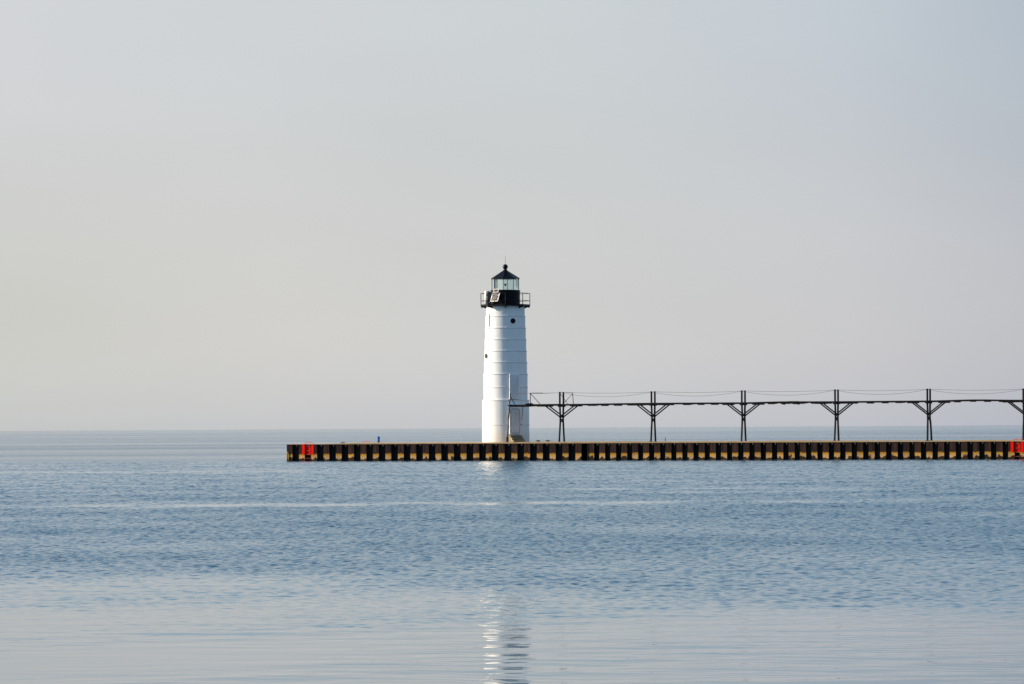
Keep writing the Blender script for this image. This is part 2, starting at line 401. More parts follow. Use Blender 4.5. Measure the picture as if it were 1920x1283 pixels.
# ------------------------------------------------------------------ pier
S_L = s_at(537.5, 850, 0); S_J = s_at(1102, 850, 0); S_R = 62.0
PW = 7.3
pier = empty('pier', P(0, 0, 0), -TH)
tag(pier, 'long pier of dark rusty sheet piling topped by tan concrete', 'pier')
def piling(s0, s1, per, flat, phase):
    """corrugated steel wall: flats stand at the face, pans set back"""
    bm = BM(); dep = 0.30; web = 0.045
    cells = []
    s = s0 + phase
    while s < s1:
        a, b_ = max(s, s0), min(s + flat, s1)
        if b_ > a: cells.append((a, b_))
        s += per
    zb, zt = -1.2, 1.285
    pts = []
    for i, (a, b_) in enumerate(cells):
        pts += [(a, 0.0, 0), (b_, 0.0, 1)]
        if i + 1 < len(cells):
            na = cells[i + 1][0]
            pts += [(b_ + web, dep, 1), (na - 0.012, dep, 1)]
    prev = None
    for i, (x, y, f) in enumerate(pts):
        jit = random.uniform(-.008, .008)
        v0 = bm.verts.new((x, y + (jit if y == 0 else 0), zb)); v1 = bm.verts.new((x, y + (jit if y == 0 else 0), zt))
        if prev:
            fc = bm.faces.new((prev[0], v0, v1, prev[1]))
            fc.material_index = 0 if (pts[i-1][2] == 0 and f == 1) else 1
        prev = (v0, v1)
    # cut lugs at the top of each set-back pan
    for (a, b_), (c_, d_) in zip(cells, cells[1:]):
        xm = b_ + (c_ - b_) * 0.62
        prism(bm, [(xm - .05, zt - .015), (xm + .05, zt - .015), (xm + .015, zt - .16), (xm - .005, zt - .16)], 0.02, 0.05, 2)
    return bm, cells
lug = worn('pale_lug', (0.13, 0.12, 0.12), (0.2, 0.17, 0.15), 0.7, 8.0)
phase1 = 0.05
bm, cells1 = piling(S_L, S_J - .02, 1.02, 0.47, 0.02)
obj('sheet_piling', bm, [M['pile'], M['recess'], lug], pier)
bm, cells2 = piling(S_J + .05, S_R, 0.862, 0.45, 0.0)
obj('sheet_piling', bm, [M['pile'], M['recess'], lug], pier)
# closing walls: end, back
bm = BM(); box(bm, S_L + .005, S_L + .05, 0.02, PW, -1.2, 1.28); box(bm, S_L + .05, S_R, PW - .06, PW, -1.2, 1.28)
box(bm, S_J - .015, S_J + .045, -.03, .30, -1.2, 1.284)
obj('end_wall', bm, M['recess'], pier)
# deck: low bare edge at the left end, then a concrete cap
def deck_z(s):
    x = (s - S_L)
    if x < 3.4: return 1.296
    z = 1.296 + 0.045 * min((x - 3.4) / 1.2, 1)
    if x > 4.6: z += 0.03 * min((x - 4.6) / 8.0, 1)
    z += 0.012 * math.sin(s * 0.37) + 0.007 * math.sin(s * 0.91 + 1)
    if s > 22: z -= 0.02 * min((s - 22) / 12, 1)
    return z
bm = BM(); n = 160
st = [S_L + (S_R - S_L) * i / n for i in range(n + 1)]
rows_ = []
for s in st:
    z = deck_z(s)
    rows_.append([bm.verts.new(p) for p in ((s, -.035, 1.285), (s, -.035, z), (s, 0.5, z + .012), (s, PW/2, z + .03), (s, PW + .03, z), (s, PW + .03, 1.285))])
for a, b_ in zip(rows_, rows_[1:]):
    for k_ in range(6): bm.faces.new((a[k_], b_[k_], b_[(k_+1) % 6], a[(k_+1) % 6]))
bm.faces.new(rows_[0]); bm.faces.new(rows_[-1][::-1])
obj('concrete_deck', fixn(bm), M['concrete'], pier)
# yellow looped fender on the left corner
bm = BM()
pts = []
za, zb_ = z_at(541, 862, 0), z_at(541, 850, 0)
for i in range(15):
    a = math.pi * i / 14
    pts.append((S_L + 0.10 - 0.065 * math.cos(a), -0.03, (zb_ - .1) + 0.17 * math.sin(a)))
pts = [(S_L + 0.035, -.03, za)] + pts + [(S_L + 0.165, -.03, za)]
tube(bm, pts, 0.028, 8)
fz = empty('fender_loop', P(0, 0, 0), -TH)
obj('hoop', bm, M['yellow'], fz)
bm = BM(); box(bm, S_L + .03, S_L + .17, -.025, -.012, za - .02, za + .05)
obj('mounting_plate', bm, M['recess'], fz)
# re-seat the empty at its own place
def reseat(root, loc):
    """move the root Empty to loc and keep its children where they are"""
    loc = Vector(loc)
    rot = Matrix.Rotation(-TH, 3, 'Z')
    off = rot.inverted() @ (loc - root.location)
    seen = set()
    for c in root.children:
        if c.data and c.data.name not in seen:
            seen.add(c.data.name); c.data.transform(Matrix.Translation(-off))
        for g_ in c.children:
            if g_.data and g_.data.name not in seen:
                seen.add(g_.data.name); g_.data.transform(Matrix.Translation(-off))
    root.location = loc
reseat(fz, P(S_L + .1, 0, 0.2))
tag(fz, 'small yellow loop fender on the left corner of the pier', 'fender')

# deck furniture
def deck_thing(name, s, t, dz=0.0):
    return empty(name, P(s, t, deck_z(s) + (.01 if t < 1 else .025) + dz), -TH)
# ladders
def ladder():
    r = empty('safety_ladder', (0, 0, 0), -TH)
    zt = 1.28; hw = 0.26                               # half width of the recess it stands in
    for sg in (-1, 1):
        x0 = sg * hw if sg > 0 else -hw - .22
        bm = BM(); box(bm, x0, x0 + .22, -.022, -.012, 0.52, zt + .03)
        obj('side_plate', bm, M['red'], r)
    bm = BM(); box(bm, -hw + .01, hw - .01, .055, .065, 0.50, zt - .01)
    obj('back_panel', bm, M['red'], r)
    for sg in (-1, 1):
        bm = BM(); bar(bm, (sg * .19, .05, -.3), (sg * .19, .05, zt), .014, 6)
        obj('rail', bm, M['darkred'], r)
    for z in (-.05, .21, .50, .80, 1.13):
        bm = BM(); bar(bm, (-.19, .03, z), (.19, .03, z), .013, 6)
        obj('rung', bm, M['rung'], r)
    bm = BM()
    tube(bm, [(-.26, .02, zt), (-.26, .05, zt + .12), (-.22, .06, zt + .165), (.28, .06, zt + .165), (.32, .05, zt + .12), (.32, .02, zt)], .017, 8)
    obj('grab_handle', bm, M['red'], r)
    return r
def recess_mid(cells, x):
    s = s_at(x, 845, 0); best = None
    for (a, b_), (c_, d_) in zip(cells, cells[1:]):
        mdl = (b_ + c_) / 2
        if best is None or abs(mdl - s) < abs(best - s): best = mdl
    return best
lad = ladder(); lad.location = P(recess_mid(cells1, 580), 0, 0)
tag(lad, 'red safety ladder near the left end of the pier, below the long arched grab handle', 'ladder', 'red safety ladders on the pier')
l2 = copy_tree(lad); l2.location = P(recess_mid(cells2, 1908.5), 0, 0)
tag(l2, 'red safety ladder at the right edge of the photo, beside the rightmost catwalk support', 'ladder', 'red safety ladders on the pier')
l3 = copy_tree(lad); l3.location = P(s_at(688, 831, PW), PW, 0.0); l3.rotation_euler = (0, 0, math.pi - TH)
tag(l3, 'red ladder beyond the pier, only its handle showing left of the blue post', 'ladder', 'red safety ladders on the pier')
# blue posts
def blue_post(s, t, r, h):
    e = deck_thing('blue_post', s, t)
    bm = BM(); lathe(bm, [(r * .92, 0), (r * .92, h * .78), (r, h * .80), (r, h * .86)], 20)
    obj('shaft', bm, M['blue'], e, False)
    bm = BM(); lathe(bm, [(r * 1.06, h * .86), (r * 1.10, h * .94), (r * .9, h)], 20)
    obj('cap', bm, M['blue'], e, False)
    bm = BM(); lathe(bm, [(r * .98, 0), (r * .98, .07)], 20)
    obj('foot', bm, M['recess'], e, False)
    return e
tag(blue_post(s_at(710, 830, 4.5), 4.5, 0.095, .46), 'stout bright blue post standing on the pier left of the lighthouse', 'post')
tag(blue_post(s_at(1247.5, 828, 5.0), 5.0, 0.028, .30), 'thin short blue pipe standing on the pier right of the second catwalk support', 'post')
# cleats and low mounds on the deck
def cleat(s, t):
    e = deck_thing('mooring_cleat', s, t)
    bm = BM(); box(bm, -.12, .12, -.05, .05, 0, .03); obj('base', bm, M['black'], e)
    bm = BM(); tube(bm, [(-.2, 0, .075), (-.1, 0, .09), (.1, 0, .09), (.2, 0, .075)], .022, 6)
    box(bm, -.05, .05, -.02, .02, .03, .08); obj('horn', bm, M['black'], e)
    return e
for x, t, lb in ((1009, 4.6, 'low black mooring cleat on the pier just right of the lighthouse base'),
                 (1027, 5.2, 'low black mooring cleat on the pier midway between lighthouse and first catwalk support'),
                 (643, 5.0, 'low black mooring cleat on the pier between the left ladder and the blue post')):
    tag(cleat(s_at(x, 829, t), t), lb, 'cleat', 'mooring cleats on the pier')

# ------------------------------------------------------------------ lighthouse
TC = 3.6
s_l = s_at(948.4, 829, TC); base = P(s_l, TC, 0)
kk = base.y / FPX
zc = lambda y: CAM_H - (y - 641.5 + (948 - 960) * ROLL - HOR) * kk
DZ = deck_z(s_l)
LH = empty('lighthouse', (base.x, base.y, DZ - .03))
LH.rotation_euler = (0, R(0.15), 0)
zl = lambda y: zc(y) - (DZ - .03)
tag(LH, 'white riveted iron lighthouse tower with black gallery and lantern room', 'lighthouse')
rr = lambda px: px * kk
courses = [(836, 796, 44.4, 44.1), (796, 750.5, 44.1, 43.9),
           (750.5, 726.2, 41.0, 41.2), (726.2, 701.6, 41.0, 41.2), (701.6, 679.6, 40.3, 40.3), (679.6, 658.1, 39.5, 39.5), (658.1, 636.7, 38.8, 38.8),
           (636.7, 615.1, 38.0, 38.0), (615.1, 593.4, 37.3, 37.2), (593.4, 574, 36.3, 36.3)]
bm = BM(); prof = []
for y0, y1, r0, r1 in courses:
    prof += [(rr(r0), max(zl(y0), -.02)), (rr(r1), zl(y1))]
lathe(bm, prof, 128)
tw = obj('tower_wall', bm, M['white'], LH, False)
for p in tw.data.polygons: p.use_smooth = abs(p.normal.z) < .5
tw.data.set_sharp_from_angle(angle=R(30)) if hasattr(tw.data, 'set_sharp_from_angle') else None
# lap straps and rivets at each seam
def rivet(bm, a, r, z, q=.017):
    d = Vector((math.sin(a), -math.cos(a), 0)); t_ = Vector((math.cos(a), math.sin(a), 0)); c_ = d * r + Vector((0, 0, z))
    v = [bm.verts.new(c_ + t_ * q), bm.verts.new(c_ + Vector((0, 0, q))), bm.verts.new(c_ - t_ * q), bm.verts.new(c_ - Vector((0, 0, q)))]
    w = bm.verts.new(c_ + d * q * .9)
    for i in range(4): bm.faces.new((v[i], v[(i+1) % 4], w))
for i, (y0, y1, r0, r1) in enumerate(courses[:-1]):
    z = zl(y1); r = rr(max(r1, 0))
    bm = BM(); lathe(bm, [(r + .002, z - .055), (r + .020, z - .05), (r + .020, z + .012), (r - .02, z + .014)], 128, caps=False)
    nr_ = 104
    for q_ in range(nr_): rivet(bm, 2*math.pi*q_/nr_, r + .019, z - .02, .02)
    obj('seam_strap', bm, M['white'], LH)
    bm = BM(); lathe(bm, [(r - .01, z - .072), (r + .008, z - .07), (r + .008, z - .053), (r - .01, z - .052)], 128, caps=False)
    obj('seam_line', bm, M['seam_grey'], LH)  # thin grey ring just below the strap, darker than the wall
# vertical rivet rows with a lap
def vrow(a, y0, y1, r0, r1):
    bm = BM(); z0, z1 = zl(y0), zl(y1); n = int((z1 - z0) / .075)
    for q_ in range(n): 
        f = (q_ + .5) / n
        for da in (-.022, .022): rivet(bm, a + da, rr(r0 + (r1 - r0) * f) + .003, z0 + (z1 - z0) * f, .013)
    obj('rivet_column', bm, M['white'], LH)
for i, (y0, y1, r0, r1) in enumerate(courses):
    vrow(R(-23 if i < 2 else (-14 if i % 2 else 64)), min(y0, 829), y1, r0, r1)
    if i >= 2: vrow(R(-48 if i % 2 else 20 if i > 4 else -66), y0, y1, r0, r1)
def on_wall(a, r, z):              # frame on the wall: x to the right, -y outward
    f = empty('tmp', (0, 0, 0)); return f
def wall_xf(bm, a, r, z):
    """place geometry built with outward = -y at angle a on the tower"""
    bm.transform(Matrix.Translation((r * math.sin(a), -r * math.cos(a), z)) @ Matrix.Rotation(a, 4, 'Z')); return bm
def ybar(bm, r, y0, y1, n=24, r2=None):
    bar(bm, (0, y0, 0), (0, y1, 0), r, n, r2)
def porthole(a, y, r_wall, rad):
    bm = BM(); ybar(bm, rad + .035, -.03, .05); o = obj('porthole_frame', wall_xf(bm, a, r_wall, zl(y)), M['white'], LH)
    bm = BM(); ybar(bm, rad, -.042, -.02); obj('porthole_pane', wall_xf(bm, a, r_wall, zl(y)), M['black'], o)
porthole(R(21.7), 602.8, rr(37.2), .20); porthole(R(-65), 668, rr(39.4), .20)
# thin conduit on the sunlit side
bm = BM(); a = R(-52); r = rr(38.4)
tube(bm, [(r * math.sin(a), -r * math.cos(a), zl(y)) for y in (589, 600, 613.5)], .026, 6)
bm2 = BM()
bar(bm, (r * math.sin(a - .02), -r * math.cos(a - .02), zl(589.5)), (r * math.sin(a + .045), -r * math.cos(a + .045), zl(589.5)), .022, 6)
obj('conduit', bm, M['black'], LH)
tube(bm2, [(rr(39.1) * math.sin(a), -rr(39.1) * math.cos(a), zl(y)) for y in (615, 634)], .012, 6)
obj('thin_pipe', bm2, M['navy'], LH)

# upper door panel (onto the catwalk) and lower door
AD = R(22.5)
def rounded(w, z0, z1, rad, n=6):
    pts = []
    for cx, cz, s0 in ((w/2 - rad, z1 - rad, 0), (-w/2 + rad, z1 - rad, 90), (-w/2 + rad, z0 + rad, 180), (w/2 - rad, z0 + rad, 270)):
        for i in range(n + 1):
            a = R(s0 + 90 * i / n); pts.append((cx + rad * math.cos(a), cz + rad * math.sin(a)))
    return pts
bm = BM(); box(bm, -.40, .40, -.10, .35, zl(747.5), zl(702)); bmesh.ops.bevel(bm, geom=bm.edges[:], offset=.012, segments=1, affect='EDGES')
ud = obj('upper_door', wall_xf(bm, AD, rr(40.9), 0), M['white'], LH)
bm = BM(); box(bm, -.34, .33, -.112, -.09, zl(746), zl(704.5))
obj('door_panel', wall_xf(bm, AD, rr(40.9), 0), M['door'], ud)
bm = BM(); box(bm, -.42, .42, -.14, .3, zl(749), zl(747.6)); obj('door_sill', wall_xf(bm, AD, rr(40.9), 0), M['white'], ud)
# small hood over the lower door
bm = BM(); z0, z1 = zl(761), zl(753.5)
v = [bm.verts.new(p) for p in ((-.46, -.20, z0), (.5, -.20, z0), (.5, .5, z0), (-.46, .5, z0), (-.34, -.02, z1), (.42, -.02, z1), (.42, .5, z1), (-.34, .5, z1))]
for f in ((0,3,2,1),(4,5,6,7),(0,1,5,4),(1,2,6,5),(2,3,7,6),(3,0,4,7)): bm.faces.new([v[i] for i in f])
obj('door_hood', wall_xf(bm, AD, rr(43.9), 0), M['white'], LH)
bm = BM(); box(bm, -.46, .46, -.10, .5, zl(814.8), zl(762)); bmesh.ops.bevel(bm, geom=bm.edges[:], offset=.012, segments=1, affect='EDGES')
fr_ = obj('door_frame', wall_xf(bm, AD, rr(44.1), 0), M['white'], LH)
bm = BM(); prism(bm, rounded(.70, zl(811.8), zl(767.5), .17), -.115, -.09)
ld = obj('lower_door', fixn(wall_xf(bm, AD, rr(44.1), 0)), M['door'], fr_)
# raised lip around the door
bm = BM(); poly = rounded(.72, zl(812.3), zl(767), .18); poly.append(poly[0])
tube(bm, [(x, -.112, z) for x, z in poly], .013, 5)
obj('door_lip', wall_xf(bm, AD, rr(44.1), 0), M['navy'], fr_)
for y in (778, 802.5):
    bm = BM(); box(bm, -.40, -.33, -.135, -.10, zl(y) - .035, zl(y) + .035); obj('hinge', wall_xf(bm, AD, rr(44.1), 0), M['hinge'], fr_)
    bm = BM(); box(bm, -.33, -.10, -.128, -.113, zl(y) - .012, zl(y) + .012); obj('hinge_strap', wall_xf(bm, AD, rr(44.1), 0), M['door'], fr_)
bm = BM(); box(bm, .44, .50, -.16, -.09, zl(796.5) - .03, zl(796.5) + .03); obj('door_handle', wall_xf(bm, AD, rr(44.1), 0), M['black'], fr_)

# gallery
Z_G0, Z_G1 = zl(575.6), zl(571.2)
bm = BM(); lathe(bm, [(rr(44.5), Z_G0 + .03), (rr(46.6), Z_G0 + .05), (rr(46.6), Z_G1)], 8, 0.0)
gal = obj('gallery_deck', bm, M['black'], LH)
for k_ in range(8):
    a = R(45 * k_); bm = BM()
    r0, r1 = rr(35.5), rr(45.6)
    zt, L = Z_G0 + .04, r1 - r0
    poly = [(0, zt), (L, zt), (L, zt - .10), (L - .05, zt - .13), (L - .10, zt - .09), (L * .45, zt - .10), (L * .22, zt - .16), (0, zt - .17)]
    prism(bm, poly, -.035, .035)
    bm.transform(Matrix.Rotation(a, 4, 'Z') @ Matrix.Rotation(-math.pi/2, 4, 'Z') @ Matrix.Translation((r0, 0, 0)))
    obj('bracket', fixn(bm), M['black'], gal)
posts = [(rr(45.9) * math.sin(R(45*k_)), -rr(45.9) * math.cos(R(45*k_))) for k_ in range(8)]
zr = (zl(550.4), zl(564.3))
for k_, (px, py) in enumerate(posts):
    bm = BM(); bar(bm, (px, py, Z_G1 - .01), (px, py, zr[0] + .015), .027, 8); obj('railing_post', bm, M['black'], LH)
for z in zr:
    bm = BM()
    for k_ in range(8):
        a, b_ = posts[k_], posts[(k_ + 1) % 8]; bar(bm, (*a, z), (*b_, z), .019, 6)
    obj('guard_rail', bm, M['black'], LH)
# watch room
A8 = R(-9)
bm = BM(); lathe(bm, [(rr(27.6), Z_G1 - .02), (rr(27.6), zl(546.5)), (rr(28.2), zl(546.2)), (rr(28.2), zl(544.6))], 48)
obj('watch_room', bm, M['black'], LH)
# lantern: eight mullions, panes, roof, ball, rod
zA, zB = zl(545), zl(523.5)
RL = rr(25.6)
V8 = [(RL * math.sin(A8 + R(45*k_)), -RL * math.cos(A8 + R(45*k_))) for k_ in range(8)]
bm = BM(); lathe(bm, [(RL + .03, zA - .03), (RL + .03, zA + .03), (RL - .10, zA + .04)], 8, A8); obj('lantern_sill', bm, M['black'], LH)
for k_, (px, py) in enumerate(V8):
    bm = BM(); bar(bm, (px, py, zA), (px, py, zB + .02), .024, 6); obj('mullion', bm, M['black'], LH)
    qx, qy = V8[(k_ + 1) % 8]
    bm = BM(); f = [bm.verts.new(p) for p in ((px * .985, py * .985, zA + .02), (qx * .985, qy * .985, zA + .02), (qx * .985, qy * .985, zB), (px * .985, py * .985, zB))]
    bm.faces.new(f); ob = obj('glass_pane', bm, M['glass'], LH)
bm = BM(); rt = rr(27.2)
lathe(bm, [(RL + .0, zB - .005), (rt, zB + .005), (rt, zB + .045), (rr(3.6), zl(507.5))], 8, A8); 
obj('roof', bm, M['black'], LH)
bm = BM()
for k_ in range(8):
    a = A8 + R(45 * k_); bar(bm, (rt * math.sin(a), -rt * math.cos(a), zB + .045), (rr(3.6) * math.sin(a), -rr(3.6) * math.cos(a), zl(507.5)), .016, 5)
obj('roof_rib', bm, M['black'], LH)
bm = BM(); lathe(bm, [(rr(4.4), zl(507.8)), (rr(3.2), zl(506)), (rr(3.0), zl(504))], 24); obj('vent_neck', bm, M['black'], LH)
bm = BM(); bmesh.ops.create_uvsphere(bm, u_segments=24, v_segments=16, radius=rr(4.9)); bm.transform(Matrix.Translation((0, 0, zl(500.3)))); obj('vent_ball', bm, M['black'], LH, True)
bm = BM(); bar(bm, (0, 0, zl(496)), (0, 0, zl(479.6)), .014, 6, .009); obj('lightning_rod', bm, M['black'], LH)
# lens on its stand
bm = BM(); lathe(bm, [(.03, zl(536.8)), (.07, zl(535.2)), (.105, zl(533.6)), (.115, zl(532.4)), (.10, zl(532.2))], 20)
bm.transform(Matrix.Translation((0, 0, 0))); obj('beacon_lens', bm, M['lamp'], LH)
bm = BM()
for a in (30, 150, 270): bar(bm, (.12 * math.sin(R(a)), -.12 * math.cos(R(a)), zA), (.02 * math.sin(R(a)), -.02 * math.cos(R(a)), zl(536.8)), .012, 6)
obj('lens_stand', bm, M['offwhite'], LH)
bm = BM(); lathe(bm, [(RL - .06, zA - .02), (RL - .06, zA + .0)], 8, A8); obj('lantern_floor', bm, M['offwhite'], LH)

# things on the gallery (world = lighthouse base + local)
lb = Vector(LH.location)
def solar(loc, w, h, az_, tilt, label, fr=.045):
    e = empty('solar_panel', lb + Vector(loc), az_)
    rot = Matrix.Rotation(-tilt, 4, 'X')
    bm = BM()
    box(bm, -w/2, w/2, -.02, .02, 0, fr); box(bm, -w/2, w/2, -.02, .02, h - fr, h)
    box(bm, -w/2, -w/2 + fr, -.02, .02, fr, h - fr); box(bm, w/2 - fr, w/2, -.02, .02, fr, h - fr)
    bm.transform(rot); obj('panel_frame', bm, M['offwhite'], e)
    bm = BM(); box(bm, -w/2 + fr, w/2 - fr, -.012, .012, fr, h - fr); bm.transform(rot); obj('cell_sheet', bm, M['cell'], e)
    top = (rot @ Vector((0, .02, h * .8)))
    bm = BM(); bar(bm, top, (0, .42, h * .5), .018, 6); bar(bm, (0, .02, .08), (0, .42, h * .5), .018, 6); obj('mount', bm, M['black'], e)
    tag(e, label, 'solar panel', 'solar panels on the gallery'); return e
kx = lambda px: (px - 948.0) * kk
solar((kx(927.6), -1.33, zl(566.6)), .74, .78, R(-38), R(22), 'larger cream framed solar panel leaning on the black watch room', .07)
solar((kx(931.0), -1.28, zl(549.6)), .42, .29, R(-30), R(18), 'small solar panel above the larger one, just under the lantern glass', .045)
e = empty('fog_signal', lb + Vector((kx(914.6), -.72, Z_G1))); h = zl(545.6) - Z_G1
bm = BM(); lathe(bm, [(.20, 0), (.20, h * .92), (.17, h * .97), (.10, h)], 28); bo = obj('drum', bm, M['offwhite'], e, True)
for f in (.22, .68):
    bm = BM(); box(bm, -.075, .03, -.215, -.15, h * f - .06, h * f + .07); obj('horn_mouth', bm, M['navy'], e)
bm = BM(); lathe(bm, [(.212, h * .9), (.212, h * .93)], 28, caps=False); obj('band', bm, M['offwhite'], e)
tag(e, 'white upright fog signal drum on the left side of the gallery', 'fog signal')
e = empty('equipment_cabinet', lb + Vector((kx(919.4), -.78, Z_G1)))
bm = BM(); box(bm, -.115, .10, -.12, .14, 0.03, h * .90); bmesh.ops.bevel(bm, geom=bm.edges[:], offset=.02, segments=2, affect='EDGES'); obj('case', bm, M['navy'], e)
bm = BM(); box(bm, -.07, -.01, -.135, -.118, .10, .16); obj('latch', bm, M['hinge'], e)
bm = BM(); box(bm, -.10, .09, -.10, .12, 0, .032); obj('foot', bm, M['black'], e)
tag(e, 'dark narrow cabinet between the white drum and the solar panels', 'cabinet')

# concrete steps below the lower door
e = empty('concrete_steps', (base.x + rr(44) * math.sin(AD), base.y - rr(44) * math.cos(AD), DZ + .0), AD)
top_z = zc(816.8) - DZ; n = 3; rise = top_z / n
bm = BM(); poly = [(0.25, 0)]
w = 0.96
pts = [(0.3, -.02), (0.3, top_z)]
d0 = -.34
for i in range(n):
    pts += [(d0 - i * .27, top_z - i * rise), (d0 - i * .27, top_z - (i + 1) * rise + (0 if i < n - 1 else -.02))]
a_ = [bm.verts.new((-w/2, y, z)) for y, z in pts]; b__ = [bm.verts.new((w/2, y, z)) for y, z in pts]
bm.faces.new(a_); bm.faces.new(b__[::-1])
for i in range(len(pts)): bm.faces.new((a_[i], b__[i], b__[(i+1) % len(pts)], a_[(i+1) % len(pts)]))
bmesh.ops.bevel(bm, geom=bm.edges[:], offset=.012, segments=1, affect='EDGES')
obj('stair_block', fixn(bm), M['step'], e)
tag(e, 'three tan concrete steps below the lower lighthouse door', 'steps')

# ------------------------------------------------------------------ catwalk
T0, T1 = 1.10, 1.90                 # near and far girders of the walkway
GW = T1 - T0
TX = [1049.6, 1221.4, 1390.8, 1565.6, 1738.6, 1918.6]
TS = [s_at(x, 745, T0) for x in TX]; [TS.append(TS[-1] + 6.95) for _ in range(3)]
Z_TOP = [z_at(x, y, T0) for x, y in zip(TX, (735.0, 733.9, 732.2, 730.4, 729.0, 728.6))]; Z_TOP += [Z_TOP[-1]] * 3
def wz(s):                          # height of the walkway
    tab = [(s_at(950, 760, T0), 4.14), (TS[0], 4.17), (TS[1], 4.205), (TS[1] + 3, 4.20), (TS[2], 4.19), (TS[2] + 3.2, 4.235), (TS[3], 4.215), (TS[4], 4.215), (TS[4] + 3.5, 4.265), (TS[5], 4.215), (TS[8] + 9, 4.21)]
    for (a, za_), (b_, zb2) in zip(tab, tab[1:]):
        if s <= b_: 
            f = max(0, (s - a) / (b_ - a)); f = f * f * (3 - 2 * f); return za_ + (zb2 - za_) * f
    return tab[-1][1]
ZW = 3.14                           # waist of the supports
def trestle(zt, zdk, flare0=(.28, .22), bend=0.0, lean=0.0):
    r = empty('catwalk_support', (0, 0, 0), -TH)
    zb0 = 1.36
    # straight posts
    for y, fl, sg in ((0, flare0[0], -1), (GW, flare0[1], 1)):
        bm = BM()
        yw = y + (-sg) * .09
        tube(bm, [(0, y, zt), (0, y, zdk), (0, yw, ZW + .10)], .074, 8)
        obj('upper_post', bm, M['iron'], r)
        bm = BM()
        pts = [(0, yw, ZW + .10), (0, yw, ZW - .15)]
        for f in (.15, .3, .5, .75, 1.0):
            g_ = f ** 1.0 if not (bend and sg > 0) else f ** .55
            pts.append((0, yw + sg * (fl + (bend if sg > 0 else 0)) * g_, (ZW - .15) + (zb0 - ZW + .15) * f))
        tube(bm, pts, .074, 8); obj('splayed_leg', bm, M['iron'], r)
        bm = BM(); ye = pts[-1][1]; box(bm, -.12, .12, ye - .10, ye + .10, zb0 - .03, zb0 + .03); obj('foot_plate', bm, M['iron'], r)
    bm = BM()
    box(bm, -.045, .045, -.05, GW + .05, ZW + .07, ZW + .20); obj('waist_beam', bm, M['iron'], r)
    bm = BM()
    box(bm, -.045, .045, .0, GW, ZW - .15, ZW - .03)
    # arched knee below the waist
    for i in range(10):
        a, b_ = math.pi * i / 10, math.pi * (i + 1) / 10
        f = lambda t_: Vector((0, GW/2 - math.cos(t_) * (GW/2 - .03), ZW - .55 + math.sin(t_) * .36))
        bar(bm, f(a), f(b_), .05, 4)
    obj('arched_knee', bm, M['iron'], r)
    bm = BM(); box(bm, -.13, .13, -.13, GW + .13, zdk - .16, zdk - .055); obj('cap_beam', bm, M['iron'], r)
    for y in (0, GW):
        for sg in (-1, 1):
            bm = BM(); bar(bm, (sg * .03, y, ZW + .14), (sg * 1.13, y, zdk - .09), .050, 6); obj('knee_brace', bm, M['iron'], r)
    for sg in (-1, 1):
        bm = BM(); box(bm, min(sg * .82, sg * 1.5), max(sg * .82, sg * 1.5), -.06, GW + .06, zdk - .135, zdk - .055); obj('brace_seat', bm, M['iron'], r)
    return r
names = ['catwalk support nearest the lighthouse, with a crossed rail brace beside its top',
         'second catwalk support from the lighthouse, just left of the thin blue pipe',
         'third catwalk support from the lighthouse, midway along the catwalk',
         'fourth catwalk support from the lighthouse, right of the sagging broken planks',
         'fifth catwalk support from the lighthouse, its right leg bent outward',
         'rightmost catwalk support, behind the red ladder at the photo edge',
         'catwalk support just past the right edge of the photo', 'catwalk support two bays past the right edge of the photo', 'catwalk support three bays past the right edge of the photo']
proto = None
for i in range(9):
    tr_ = trestle(Z_TOP[i], wz(TS[i]), ((.28, .22), (.28, .20), (.24, .20), (.30, .18), (.14, .22), (.26, .2), (.28, .2), (.25, .2), (.28, .2))[i], .18 if i == 4 else 0)
    tr_.location = P(TS[i], T0, 0)
    tag(tr_, names[i], 'catwalk support', 'iron supports of the catwalk')
# seat the empties at the deck
for o in [o for o in COL.objects if o.name.startswith('catwalk_support')]:
    reseat(o, Vector(o.location) + Vector((0, 0, 1.36)))

CW = empty('catwalk', P(0, 0, 0), -TH)
tag(CW, 'long narrow black iron catwalk raised above the pier, running right from the lighthouse', 'catwalk')
s_p0 = s_at(953, 760, T0 - .2); s_p1 = s_at(1000, 758, T0); s_end = TS[8] + 1.0
def strip(y0, y1, dz0, dz1, s0, s1, ds=.35):
    bm = BM(); n = max(2, int((s1 - s0) / ds)); pr = None
    for i in range(n + 1):
        s = s0 + (s1 - s0) * i / n; z = wz(s)
        q_ = [bm.verts.new(p) for p in ((s, y0, z + dz0), (s, y1, z + dz0), (s, y1, z + dz1), (s, y0, z + dz1))]
        if pr:
            for k_ in range(4): bm.faces.new((pr[k_], q_[k_], q_[(k_+1) % 4], pr[(k_+1) % 4]))
        else: bm.faces.new(q_[::-1])
        pr = q_
    bm.faces.new(pr); return fixn(bm)
for t in (T0, T1): obj('girder', strip(t - .03, t + .03, -.070, .060, s_p1, s_end), M['iron'], CW)
# planks
bm = BM(); s = s_p1
gap = {}
while s < s_end:
    z = wz(s); L = .20
    sag = 0.0
    if random.random() < .12: sag = -.02
    box(bm, s, s + L - .01, T0 + .032, T1 - .032, z - .012 + sag, z + .028 + sag)
    s += L
obj('planking', bm, M['iron'], CW)
